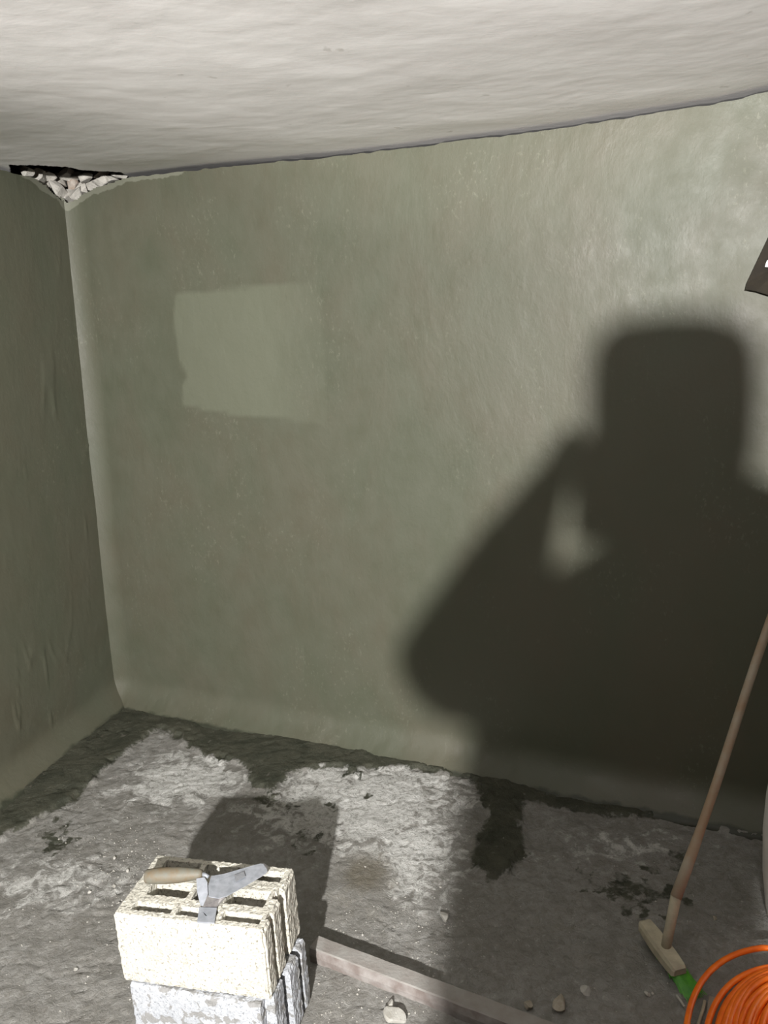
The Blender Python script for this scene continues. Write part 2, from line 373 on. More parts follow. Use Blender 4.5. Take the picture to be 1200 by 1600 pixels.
fattr(floor, 'wet', wet); fattr(floor, 'brown', brown); fattr(floor, 'pale', pale)
tag(floor, kind='structure')
def floor_z(x, y):
    i = np.argmin((X - x) ** 2 + (Y - y) ** 2); return float(Z.ravel()[i])

# walls ----------------------------------------------------------------
NOTCH = [(-40, 240), (8, 256), (30, 263), (52, 276), (70, 290), (92, 304), (104, 318), (116, 311), (128, 303), (146, 293), (166, 288), (186, 279), (204, 270), (204, 235)]
def wall(name, P0, dirv, nrm, slist, zlist, offf, leanf, top_gap=0.018, notch=False):
    sl, zl = np.meshgrid(slist, zlist)
    x = P0[0] + dirv[0] * sl; y = P0[1] + dirv[1] * sl
    top = ceil_z(x, y) - top_gap
    ragged = 0.006 * fbm(sl * 25, sl * 0 + 3.3, 77, 3)
    z = -0.05 + (zl) * (top + 0.05 + ragged)
    off = offf(sl, z)
    ln = leanf(z)
    x = x + nrm[0] * off + BD[0] * ln; y = y + nrm[1] * off + BD[1] * ln
    V = np.stack([x.ravel(), y.ravel(), z.ravel()], 1)
    Fc = grid_faces(len(zlist), len(slist))
    if notch:
        u, v, zz = proj(V)
        nz = 5 * fbm(V[:, 2] * 40, (V[:, 0] + V[:, 1]) * 40, 8, 2)
        ins = (sdpoly(u, v, NOTCH) + nz > 0) & (V[:, 2] > 2.0)
        keep = ~ins[Fc].any(axis=1); Fc = Fc[keep]
        used = np.zeros(len(V), bool); used[Fc.ravel()] = True; idx = np.cumsum(used) - 1
        Fc = idx[Fc]; V = V[used]; sl = sl.ravel()[used]; z = z.ravel()[used]
    o = mesh_obj(name, V, Fc, M_pl, smooth=True); tag(o, kind='structure')
    return o, V, sl, z
def nl(s, z, seed, a=1.0):
    return a * (0.020 * fbm(s * 1.1, z * 0.9, seed, 2) + 0.004 * fbm(s * 4, z * 3, seed + 3, 2) + 0.0016 * fbm(s * 22, z * 13, seed + 5, 3))
def cove(z): return 0.10 * np.clip(1 - np.maximum(z, 0) / 0.15, 0, 1) ** 2.2
def off_back(s, z):
    s0 = LEAN * z / 2.45
    c = 0.045 * np.clip(1 - np.maximum(s - s0, 0) / 0.10, 0, 1) ** 2 * (0.6 + 0.4 * np.clip(1 - np.abs(z - 1.3) / 1.3, 0, 1))
    return nl(s, z, 100, 0.7) * sstep(0, 0.15, s - s0) + c + cove(z) + 0.01 * fbm(s * 14, z * 14, 9, 3) * np.clip(1 - z / 0.12, 0, 1)
sb = np.concatenate([np.linspace(-0.12, 0.5, 130, endpoint=False), np.linspace(0.5, 3.1, 210, endpoint=False), np.linspace(3.1, 4.12, 25)])
zb = np.concatenate([np.linspace(0, 0.14, 34, endpoint=False), np.linspace(0.14, 0.90, 100, endpoint=False), np.linspace(0.90, 1, 50)])
wb, V, sl, z = wall('wall_back', A, BD, BN, sb, zb, off_back, lambda z: 0 * z, notch=True)
u, v, _ = proj(V)
P = [(272, 458), (360, 450), (450, 444), (500, 446), (508, 560), (512, 665), (440, 655), (360, 648), (286, 634), (283, 600), (291, 588), (280, 565), (272, 510)]
sdp = sdpoly(u + 3 * fbm(v / 22, u / 22, 5, 2), v, P)
patch = sstep(-1.5, 3.0, sdp) * (1 - 0.75 * sstep(400, 505, u) * 1.0)
fattr(wb, 'patch', patch)
TB = np.interp(u, [p[0] for p in CEPX], [p[1] for p in CEPX])
sm = np.zeros_like(u)
sm = np.maximum(sm, (1 - sstep(4, 22, v - TB)) * sstep(180, 200, u) * (1 - sstep(270, 305, u)))
sm = np.maximum(sm, 0.85 * (1 - sstep(3, 12, v - TB)) * sstep(930, 950, u) * (1 - sstep(1040, 1070, u)))
sm = np.maximum(sm, 0.9 * (1 - sstep(2, 20, -(sdpoly(u, v, NOTCH)))) * (u < 215))
fattr(wb, 'smear', sm)
fattr(wb, 'wet', np.clip(1 - (z - 0.0) / 0.035, 0, 1) * 0.9)
def off_left(s, z):
    o = nl(s, z, 200, 0.55)
    r = fbm(s * 9 + 0.25 * z, z * 1.1, 61, 2); r2 = fbm(s * 5 - 0.3 * z, z * 0.8, 67, 2)
    o = o + 0.0045 * np.exp(-(r / 0.016) ** 2) * sstep(0.05, 0.25, fbm(s * 4, z * 2.5, 70, 2)) + 0.0050 * np.exp(-(r2 / 0.013) ** 2) * sstep(1.3, 0.5, z) * sstep(0.0, .2, fbm(s * 3, z * 1.5, 75, 2))
    return o + cove(z) * 1.1
slf = np.concatenate([np.linspace(-0.1, 1.6, 190, endpoint=False), np.linspace(1.6, 7.2, 40)])
wl, V, sl, z = wall('wall_left', A, LD, LN, slf, zb, off_left, lambda z: LEAN * np.clip(z, 0, 3) / 2.45, notch=True)
u, v, _ = proj(V)
fattr(wl, 'patch', np.zeros(len(V)))
fattr(wl, 'smear', 0.9 * (1 - sstep(2, 16, -(sdpoly(u, v, NOTCH)))) * (V[:, 1] > 2.2) * (V[:, 2] > 2))
fattr(wl, 'wet', np.clip(1 - (z - 0.0) / 0.05, 0, 1) * 0.9)
zc = np.linspace(0, 1, 40)
for nm, P0, P1 in (('wall_right', D, E_), ('wall_front', E_, F_)):
    dv = (P1 - P0); ln = np.linalg.norm(dv); dv = dv / ln; nr = np.array([dv[1], -dv[0]])
    if nr @ (np.array([0, 0]) - P0) < 0: nr = -nr
    wo, V, sl, z = wall(nm, P0, dv, nr, np.linspace(-0.1, ln + 0.1, 90), zc, lambda s, z: nl(s, z, 300) + cove(z), lambda z: 0 * z)
    wo.data.materials.clear(); wo.data.materials.append(M_oldwall)

# ceiling --------------------------------------------------------------
s_ = np.concatenate([np.linspace(-0.6, -0.25, 12, endpoint=False), np.linspace(-0.25, 0.55, 150, endpoint=False), np.linspace(0.55, 4.3, 190)]); t_ = np.concatenate([np.linspace(-0.25, -0.1, 6, endpoint=False), np.linspace(-0.1, 0.6, 120, endpoint=False), np.linspace(0.6, 2.6, 140, endpoint=False), np.linspace(2.6, 7.9, 50)])
SS, TT = np.meshgrid(s_, t_)
CX = A[0] + BD[0] * SS + BN[0] * TT - 0.0; CY = A[1] + BD[1] * SS + BN[1] * TT
# widen towards the left wall, which opens away from the square
wid = np.clip(TT, 0, 9) * 0.22
CX = A[0] + BD[0] * (SS * (1 + 0.0) - wid * np.clip(1 - (SS + 0.6) / 4.9, 0, 1) + wid * 0.55 * np.clip((SS + 0.6) / 4.9, 0, 1)) + BN[0] * TT
CY = A[1] + BD[1] * (SS - wid * np.clip(1 - (SS + 0.6) / 4.9, 0, 1) + wid * 0.55 * np.clip((SS + 0.6) / 4.9, 0, 1)) + BN[1] * TT
CZz = ceil_z(CX, CY)
am = sstep(0.0, 0.25, TT)
CZz = CZz + am * (0.020 * fbm(CX * 1.1, CY * 1.1, 55, 2) + 0.0025 * fbm(CX * 5, CY * 6, 57, 3) + 0.0006 * fbm(CX * 26, CY * 34, 59, 3))
HOLE = [(16, 258), (60, 258.5), (112, 262), (124, 266), (150, 267.5), (188, 269), (200, 276), (150, 340), (60, 340), (22, 290)]
CV = np.stack([CX.ravel(), CY.ravel(), CZz.ravel()], 1); CF = grid_faces(len(t_), len(s_))
u, v, _ = proj(CV)
ins = (sdpoly(u, v, HOLE) + 1.2 * fbm(u / 6, v / 6, 5, 2) > 0) & (CV[:, 1] > 2.4); CF = CF[~ins[CF].any(axis=1)]
ceil = mesh_obj('ceiling', CV, CF, M_ce, smooth=True)
tag(ceil, kind='structure')

# broken corner: hollow behind the plaster, with loose masonry in it
def on_corner(u, v, depth=0.0):
    d = ray(u, v); tb = ((A - BN * depth - CAM[:2]) @ BN) / (d[:2] @ BN)
    Lp = A + BD * LEAN - LN * depth
    tl = ((Lp - CAM[:2]) @ LN) / (d[:2] @ LN)
    if tl < 0: tl = 1e9
    return CAM + d * min(tb, tl)
bm = bmesh.new()
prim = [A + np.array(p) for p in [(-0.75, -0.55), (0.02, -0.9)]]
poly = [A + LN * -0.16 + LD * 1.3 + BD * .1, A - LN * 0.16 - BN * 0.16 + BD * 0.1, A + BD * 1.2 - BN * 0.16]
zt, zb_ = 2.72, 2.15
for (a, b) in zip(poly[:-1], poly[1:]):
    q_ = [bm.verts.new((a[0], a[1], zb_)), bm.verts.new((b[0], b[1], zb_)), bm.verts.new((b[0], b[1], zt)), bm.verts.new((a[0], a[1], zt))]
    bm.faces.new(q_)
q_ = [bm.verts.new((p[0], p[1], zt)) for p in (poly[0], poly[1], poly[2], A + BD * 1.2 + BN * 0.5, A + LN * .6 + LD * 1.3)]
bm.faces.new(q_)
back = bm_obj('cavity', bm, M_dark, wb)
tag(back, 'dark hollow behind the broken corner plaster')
chips = [(40, 268, 9, 6, 0), (58, 279, 14, 9, 0), (74, 288, 14, 9, 0), (90, 299, 14, 10, 0), (72, 273, 14, 6, 0), (92, 281, 14, 7, 0), (104, 307, 12, 10, 0), (106, 275, 11, 7, 0), (112, 291, 9, 8, 1), (121, 301, 10, 7, 0), (128, 292, 11, 7, 0), (140, 287, 12, 6, 0), (156, 283, 13, 5, 0), (172, 279, 12, 4, 0), (155, 274, 13, 2.5, 1), (132, 280, 12, 4.5, 0), (188, 275, 10, 3.5, 0), (118, 277, 8, 5, 0)]
for i, (u, v, ru, rv, kd) in enumerate(chips):
    c = on_corner(u, v, 0.035 + 0.02 * (i % 3)); dd = np.linalg.norm(c - CAM) / FPX
    o = rock('brick', c, 1.0, M_rubr if kd else M_rub, wb, seed=i + 50, flat=1.0, squash=(ru * dd * 1.35, 0.035, rv * dd * 1.5), sub=3)
    o.rotation_euler = (random.uniform(-.2, .2), random.uniform(-.3, .3), -0.44 if u > 108 else 1.1)

# ------------------------------------------------------------------ concrete blocks
def make_block(name, cellsz, L, Dp, Hh, holes, right, left, mat, seed):
    nu, nv, nz = int(round(L / cellsz)), int(round(Dp / cellsz)), int(round(Hh / cellsz))
    solid = np.ones((nu, nv), bool)
    uc = (np.arange(nu) + 0.5) * cellsz; vc = (np.arange(nv) + 0.5) * cellsz
    for (u0, u1, v0, v1) in holes:
        solid[np.ix_((uc > u0) & (uc < u1), (vc > v0) & (vc < v1))] = False
    for j, v_ in enumerate(vc):
        for (v0, v1, lim) in right:
            if v0 <= v_ < v1: solid[uc > lim, j] = False
        for (v0, v1, lim) in left:
            if v0 <= v_ < v1: solid[uc < lim, j] = False
    vid = {}; verts = []; faces = []
    def vt(i, j, k_):
        key = (i, j, k_)
        if key not in vid: vid[key] = len(verts); verts.append((i * cellsz, j * cellsz, k_ * cellsz))
        return vid[key]
    zs = list(range(0, nz + 1, 2));
    if zs[-1] != nz: zs.append(nz)
    for i in range(nu):
        for j in range(nv):
            if not solid[i, j]: continue
            faces.append((vt(i, j, nz), vt(i + 1, j, nz), vt(i + 1, j + 1, nz), vt(i, j + 1, nz)))
            faces.append((vt(i, j, 0), vt(i, j + 1, 0), vt(i + 1, j + 1, 0), vt(i + 1, j, 0)))
            for (di, dj, a, b) in ((1, 0, (1, 0), (1, 1)), (-1, 0, (0, 1), (0, 0)), (0, 1, (1, 1), (0, 1)), (0, -1, (0, 0), (1, 0))):
                ii, jj = i + di, j + dj
                if 0 <= ii < nu and 0 <= jj < nv and solid[ii, jj]: continue
                for z0, z1 in zip(zs[:-1], zs[1:]):
                    faces.append((vt(i + a[0], j + a[1], z0), vt(i + b[0], j + b[1], z0), vt(i + b[0], j + b[1], z1), vt(i + a[0], j + a[1], z1)))
    V = np.array(verts)
    n1 = fbm(V[:, 0] * 130 + V[:, 2] * 90, V[:, 1] * 130 - V[:, 2] * 70, seed, 2); n2 = fbm(V[:, 0] * 120 - V[:, 2] * 80, V[:, 1] * 120 + V[:, 2] * 95, seed + 7, 2)
    n3 = fbm(V[:, 0] * 140 + V[:, 1] * 10, V[:, 2] * 140 + V[:, 1] * 130, seed + 13, 2)
    # worn corners
    e = np.stack([np.minimum(V[:, 0], L - V[:, 0]), np.minimum(V[:, 1], Dp - V[:, 1]), np.minimum(V[:, 2], Hh - V[:, 2])], 1)
    near = (e < 0.004)
    multi = near.sum(1) >= 2
    cen = np.array([L / 2, Dp / 2, Hh / 2])
    V = V + np.stack([n1 * 0.0032, n2 * 0.0032, n3 * 0.0030 * (V[:, 2] > .01)], 1)
    V = V + np.where(multi[:, None] & near, np.sign(cen - V) * (0.0035 + 0.004 * np.abs(n1[:, None])), 0)
    lowz = V[:, 2] < 0.003; V[lowz, 2] = 0.0
    o = mesh_obj(name, V, faces, mat)
    return o
holes1 = [(.04, .145, .02, .05), (.16, .265, .02, .05), (.28, .38, .02, .05), (.05, .16, .075, .13), (.175, .25, .075, .13), (.265, .37, .075, .13), (.04, .145, .165, .205), (.16, .265, .165, .205), (.28, .38, .165, .205)]
right1 = [(.04, .065, .390), (.105, .13, .380), (.13, .145, .385)]
b1 = make_block('concrete_block', 0.005, 0.40, 0.225, 0.20, holes1, right1, [], M_b1, 3)
b1.location = (BLO[0], BLO[1], 0.2030); b1.rotation_euler.z = math.atan2(BU[1], BU[0])
tag(b1, 'cream hollow concrete block on top of the stack, carrying the trowel', 'concrete block', 'stacked concrete blocks')
holes2 = [(.04, .13, .02, .05), (.145, .235, .02, .05), (.25, .33, .02, .05), (.05, .16, .075, .13), (.175, .33, .075, .13), (.04, .145, .165, .205), (.16, .33, .165, .205)]
right2 = [(.0, .03, .358), (.03, .085, .385), (.085, .11, .350), (.165, .19, .350)]
b2 = make_block('concrete_block', 0.005, 0.395, 0.225, 0.20, holes2, right2, [], M_b2, 11)
ang = math.atan2(BU[1], BU[0]) - math.radians(2)
c2 = BLO + BU * 0.014 + BV * 0.0
b2.location = (c2[0], c2[1], -0.001); b2.rotation_euler.z = ang
tag(b2, 'pale grey concrete block at the bottom of the stack with mortar smears', 'concrete block', 'stacked concrete blocks')

# ------------------------------------------------------------------ trowel on the block
ZT = 0.4035
def zq(x, y, h): return at(150 + x / 3, 1300 + y / 3, ZT + h)
tr0 = zq(520, 330, 0.0)
tr = empty('trowel', tr0, 'masonry trowel with worn wooden handle lying on the cream block', 'trowel')
def rel(P): return [np.asarray(p) - tr0 for p in P]
h0, h1 = zq(234, 208, .033), zq(500, 196, .036)
bm = bmesh.new(); pts = []; rr = []
for t, r in ((0, .015), (.02, .0172), (.15, .0192), (.35, .0203), (.6, .0192), (.8, .0155), (.92, .013), (.98, .0105), (1.0, .007)):
    pts.append(h0 + (h1 - h0) * t); rr.append(r)
tube(bm, rel(pts), rr, 20); bm_obj('handle', bm, M_handle, tr, smooth=True)
def plate(name, pts3, th, mat):
    bm = bmesh.new(); up = [bm.verts.new(tuple(p - tr0)) for p in pts3]; dn = [bm.verts.new(tuple(p - tr0 - np.array([0, 0, th]))) for p in pts3]
    n = len(up)
    for k_ in range(n): bm.faces.new((up[k_], up[(k_ + 1) % n], dn[(k_ + 1) % n], dn[k_]))
    bm.faces.new(up); bm.faces.new(dn[::-1])
    return bm_obj(name, bm, mat, tr)
plate('blade', [zq(*p) for p in [(540, 206, .030), (600, 196, .029), (740, 155, .023), (770, 148, .022), (790, 150, .021), (803, 162, .020), (806, 178, .019), (796, 194, .018), (700, 252, .019), (612, 300, .022), (575, 310, .024), (528, 302, .026), (526, 250, .029)]], 0.0018, M_steel)
plate('blade_rim', [zq(*p) for p in [(784, 146, .0245), (793, 148, .024), (806, 160, .023), (809, 178, .0225), (804, 184, .022), (799, 168, .0225), (790, 156, .0235)]], 0.003, M_steeld)
plate('dried_cement', [zq(*p) for p in [(648, 203, .0288), (694, 183, .0268), (700, 208, .0262), (656, 232, .0275)]], 0.0006, M_steeld2)
bm = bmesh.new(); tube(bm, rel([zq(495, 197, .034), zq(515, 203, .033), zq(528, 212, .029)]), [.006, .005, .005], 10); bm_obj('ferrule', bm, M_steel, tr, smooth=True)
plate('shank', [zq(*p) for p in [(470, 218, .034), (508, 212, .036), (522, 235, .032), (524, 290, .020), (505, 345, .006), (488, 340, .006), (474, 280, .020)]], 0.003, M_steel)
plate('neck', [zq(*p) for p in [(524, 296, .024), (580, 308, .022), (606, 306, .020), (566, 350, .0065), (500, 350, .0065)]], 0.002, M_steeld)  # shade below the blade heel is put into this darker steel
# heel plate with a slot
bm = bmesh.new()
oc = [zq(484, 352, .007), zq(566, 354, .007), zq(555, 425, .005), zq(474, 420, .005)]
ctr = sum(oc) / 4; sl_a = [zq(500, 374, .0065), zq(508, 376, .0065), zq(522, 392, .006), zq(514, 394, .006)]
outer = [bm.verts.new(tuple(p - tr0)) for p in oc]; inner = [bm.verts.new(tuple(p - tr0)) for p in sl_a]
for k_ in range(4): bm.faces.new((outer[k_], outer[(k_ + 1) % 4], inner[(k_ + 1) % 4], inner[k_]))
r_ = bmesh.ops.extrude_face_region(bm, geom=list(bm.faces))
for g in r_['geom']:
    if isinstance(g, bmesh.types.BMVert): g.co.z -= 0.004
bm_obj('heel_plate', bm, M_steel, tr)

# ------------------------------------------------------------------ bar on the floor
HB = 0.045
f0, f1 = at(483, 1482, HB), at(792, 1600, HB); k0, k1 = at(494, 1463, HB), at(817, 1597, HB)
ax = (f1 - f0); ax = ax / np.linalg.norm(ax); side = np.array([-ax[1], ax[0], 0]); bw = 0.055
org = f0.copy(); org[2] = 0
bar = empty('metal_bar', org + ax * 0.4, 'long rust-stained bar lying on the floor from the blocks toward the broom', 'bar')
bo = org + ax * 0.4
nseg = 60; Lb = 0.95
bm = bmesh.new(); rows = []
for i in range(nseg + 1):
    p = org + ax * (Lb * i / nseg) - bo
    j = [0.0018 * fbm(np.array([i * .45]), np.array([q * 3.1]), 71, 2)[0] for q in range(4)]
    w_ = bw
    prof = [(0, 0), (-.002 + j[0], HB * .5), (0.002 + j[1], HB + j[2]), (.006, HB + .002), (w_ - .004, HB + .001 + j[3]), (w_, HB - .004), (w_ + j[0], 0)]
    rows.append([bm.verts.new(tuple(p + side * a + np.array([0, 0, b]))) for a, b in prof])
for r0, r1 in zip(rows[:-1], rows[1:]):
    for q in range(len(r0) - 1):
        f = bm.faces.new((r0[q], r1[q], r1[q + 1], r0[q + 1])); f.material_index = 1 if q < 2 else 0
bm.faces.new(rows[0]); bm.faces.new(rows[-1][::-1])
bo_ = bm_obj('rail', bm, M_bar, bar); bo_.data.materials.append(M_rust)
tag(bo_)

# ------------------------------------------------------------------ broom
B0 = at(1040, 1482, 0.062)
d = ray(1200, 985); Tt = CAM + d * (2.13 / d[1])
br = empty('broom', (B0[0], B0[1], 0.0), 'floor broom with green bristles leaning on the dark corner of the wall', 'broom')
br0 = np.array([B0[0], B0[1], 0.0])
R_ = lambda P_: [np.asarray(p) - br0 for p in P_]
S1 = at(1056, 1402, 0.19); S1 = CAM + ray(1056, 1402) * ((B0[1] + 0.035) / ray(1056, 1402)[1])
bm = bmesh.new(); tube(bm, R_([B0 - (S1 - B0) * 0.05, B0 + (S1 - B0) * .5, S1, S1 + (S1 - B0) * 0.03]), [.0135, .0135, .0145, .013], 16); bm_obj('socket', bm, M_broomw, br, smooth=True)
dirh = Tt - S1
# extend until it meets the back wall
nrm3 = np.array([BN[0], BN[1], 0]); dist0 = (S1[:2] - A) @ BN; slope = -(dirh[:2] @ BN)
kk = (dist0 - 0.03) / slope
bm = bmesh.new(); npt = 14; pts = []
for i in range(npt):
    t = i / (npt - 1) * kk; p = S1 + dirh * t; pts.append(p + np.array([0.004 * math.sin(t * 5), 0, 0]))
tube(bm, R_(pts), [.0155, .0150] + [.0125] * (npt - 2), 14); bm_obj('handle', bm, M_stick, br, smooth=True)
e0, e1 = at(1006, 1442, 0.056), at(1063, 1519, 0.052)
axh = e1 - e0; Lh = np.linalg.norm(axh); axh /= Lh; sdh = np.cross([0, 0, 1], axh); sdh /= np.linalg.norm(sdh)
if sdh[0] < 0: sdh = -sdh
uph = np.cross(axh, sdh); uph = uph if uph[2] > 0 else -uph
bm = bmesh.new(); rows = []
for t, wd, ht in ((0, .017, .010), (.04, .021, .014), (.3, .024, .016), (.5, .025, .017), (.8, .024, .016), (.96, .022, .014), (1.0, .018, .009)):
    c = e0 + axh * Lh * t - br0
    rows.append([bm.verts.new(tuple(c + sdh * a * wd + uph * b * ht)) for a, b in ((-1, -1), (-1, .4), (-.8, 1), (.8, 1), (1, .4), (1, -1))])
for r0, r1 in zip(rows[:-1], rows[1:]):
    for q in range(6): bm.faces.new((r0[q], r0[(q + 1) % 6], r1[(q + 1) % 6], r1[q]))
bm.faces.new(rows[0]); bm.faces.new(rows[-1][::-1]); bm_obj('head', bm, M_broomw, br)
bm = bmesh.new(); rg = np.random.default_rng(2)
for i in range(900):
    t = rg.uniform(.04, .97); a = rg.uniform(-1, 1)
    b_ = e0 + axh * Lh * t + sdh * (a * .015 + .004) - uph * .011
    dr = -np.array([0, 0, 1.0]) * 1 + axh * (0.3 + 1.25 * t ** 3) + sdh * (0.45 + 0.45 * a * t) + rg.normal(size=3) * .06
    dr = dr * ((b_[2] - 0.004) / -dr[2]); tip = b_ + dr
    tube(bm, R_([b_, b_ + dr * .5 + axh * -.003, tip]), [.0014, .0013, .0010], 3, cap=False)
o = bm_obj('bristles', bm, M_green, br); tag(o, 'green plastic bristles', kind='stuff')

# ------------------------------------------------------------------ orange cable coil
cc = np.array([0.99, 1.25])
coil = empty('cable_coil', (cc[0], cc[1], 0), 'coil of bright orange cable on the floor at the lower right', 'cable')
# outer loose loops (kept as their own strands), then the tight bundle
rg = np.random.default_rng(8)
def loop(r, b, z, r2, ph, dx=0, dy=0, n=110, span=6.5):
    bm = bmesh.new(); pts = []
    for i in range(n + 1):
        a = ph + span * i / n; ca, sa = math.cos(a), math.sin(a)
        k_ = min(1, max(0, (ca + .05) / .5)); k_ = k_ * k_ * (3 - 2 * k_)
        bb = b * (1 - k_) + min(b, .33) * k_; ra = r * (1 - k_) + min(r, .26) * k_
        wv = .003 * math.sin(5 * a + ph) + .003 * math.sin(3 * a + 2 * ph)
        pts.append((dx + (ra + wv) * ca, dy + (bb + wv) * sa, z + .005 * math.sin(3 * a + ph)))
    tube(bm, pts, r2, 9); return bm_obj('cable_loop', bm, M_orange, coil, smooth=True)
loop(.400, .520, .060, .0078, 4.2); loop(.362, .470, .045, .0078, 4.6)
for i in range(30):
    k_ = i % 10; L_ = i // 10
    loop(.325 - .013 * k_ + rg.uniform(-.004, .004), .458 - .013 * k_ + rg.uniform(-.005, .005), .024 + .016 * L_ + .006 * (i % 2) + .03 * (k_ / 10), .0082, rg.uniform(0, 6), rg.uniform(-.004, .004), rg.uniform(-.004, .004))

# ------------------------------------------------------------------ white drum at the right edge
dr_ = empty('plastic_drum', (1.225, 1.85, 0), 'pale white plastic drum cut by the right edge of the frame', 'drum')
bm = bmesh.new()
prof = [(0.0, .0), (.165, .0), (.178, .008), (.192, .06), (.205, .18), (.210, .30), (.206, .42), (.192, .54), (.178, .575), (.168, .58), (.168, .572), (0, .572)]
n = 48; rings = []
for r, z_ in prof:
    rings.append([bm.verts.new((max(r, .0005) * math.cos(2 * math.pi * q / n), max(r, .0005) * math.sin(2 * math.pi * q / n), z_)) for q in range(n)])
for a_, b_ in zip(rings[:-1], rings[1:]):
    for q in range(n): bm.faces.new((a_[q], a_[(q + 1) % n], b_[(q + 1) % n], b_[q]))
bm.faces.new(rings[0][::-1]); bm.faces.new(rings[-1])
bm_obj('body', bm, M_white, dr_, smooth=True)
bm = bmesh.new()
pr = [(.05, .574), (.05, .590), (.046, .594), (.0005, .594)]
rings = [[bm.verts.new((r * math.cos(2 * math.pi * q / 24) + .07, r * math.sin(2 * math.pi * q / 24), z_)) for q in range(24)] for r, z_ in pr]
for a_, b_ in zip(rings[:-1], rings[1:]):
    for q in range(24): bm.faces.new((a_[q], a_[(q + 1) % 24], b_[(q + 1) % 24], b_[q]))
bm.faces.new(rings[0][::-1]); bm_obj('cap', bm, M_white, dr_)

# ------------------------------------------------------------------ dark cloth on the wall, right edge
def onb3(u, v, off):
    d = ray(u, v); t = ((A + BN * off - CAM[:2]) @ BN) / (d[:2] @ BN); return CAM + d * t
cl = onb3(1250, 330, 0.03)
cloth = empty('hanging_cloth', cl, 'dark brown cloth hanging on the wall at the right edge above the shadow', 'cloth')
out = [(1248, 290), (1228, 320), (1203, 366), (1186, 402), (1167, 442), (1165, 452), (1181, 455), (1230, 470), (1290, 478), (1300, 380), (1275, 310), (1260, 288)]
bm = bmesh.new(); fr, bk = [], []
for i, p in enumerate(out):
    fr.append(bm.verts.new(tuple(onb3(*p, 0.05 + .008 * (i % 2)) - cl))); bk.append(bm.verts.new(tuple(onb3(*p, 0.02) - cl)))
cf = bm.verts.new(tuple(onb3(1240, 400, .07) - cl)); n = len(fr)
for q in range(n):
    bm.faces.new((fr[q], fr[(q + 1) % n], cf)); bm.faces.new((fr[q], bk[q], bk[(q + 1) % n], fr[(q + 1) % n]))
bm.faces.new(bk[::-1])
bmesh.ops.subdivide_edges(bm, edges=bm.edges[:], cuts=2, use_grid_fill=True)
bm_obj('drape', bm, M_cloth, cloth)
bm = bmesh.new(); pp = [(1195, 417), (1198, 408), (1204, 403), (1215, 404), (1214, 418)]
f_ = [bm.verts.new(tuple(onb3(*p, .078) - cl)) for p in pp]; b__ = [bm.verts.new(tuple(onb3(*p, .055) - cl)) for p in pp]; n = len(pp)
for q in range(n): bm.faces.new((f_[q], b__[q], b__[(q + 1) % n], f_[(q + 1) % n]))
bm.faces.new(f_); bm.faces.new(b__[::-1]); tag(bm_obj('tag', bm, M_white, cloth), 'small white tag')

# ------------------------------------------------------------------ stones and debris on the floor
stones = [(695, 1433, .020, 'pale triangular stone chip lying on the shadow edge between wall and bar', M_stone),
 (915, 1548, .017, 'pale stone chip on the shaded floor, right of the brown one', M_stone),
 (875, 1571, .023, 'brown-grey stone chip on the shaded floor near the bottom edge', M_stoned),
 (825, 1572, .015, 'small stone chip close behind the bar in the shade', M_stoned),
 (618, 1592, .030, 'white-lit broken chip at the bottom edge in front of the bar', M_stone),
 (611, 1574, .016, 'small pale chip leaning behind the white-lit chip', M_stone),
 (688, 1383, .008, 'tiny white pebble on the pale floor above the triangular chip', M_stone),
 (179, 1338, .010, 'small pale pebble left of the block stack, farthest one', M_stone),
 (200, 1359, .009, 'small pale pebble close to the upper left corner of the block stack', M_stone),
 (178, 1383, .009, 'small pale pebble left of the trowel handle', M_stone),
 (140, 1394, .008, 'small pale pebble in the open floor left of the blocks', M_stone),
 (118, 1512, .009, 'small white pebble left of the block stack near the bottom', M_stone),
 (1012, 1553, .011, 'pale crumb on the dark floor left of the green bristles', M_stone),
 (1118, 1432, .010, 'brownish crumb on the dark floor right of the broom socket', M_stoned),
 (555, 1504, .008, 'small chip lying on the floor in front of the bar', M_stone),
 (1020, 1300 + 250, .006, 'tiny crumb beside the pale crumb left of the bristles', M_stone)]
for i, (u, v, r, lab, m_) in enumerate(stones):
    p = at(u, v, 0.004); zf = floor_z(p[0], p[1])
    o = rock('stone', (p[0], p[1], zf - 0.001), r, m_, seed=i, flat=.62, squash=(1.25, .95, 1.1), sub=3 if r > .012 else 1)
    tag(o, lab, 'stone', 'loose chips on the floor')
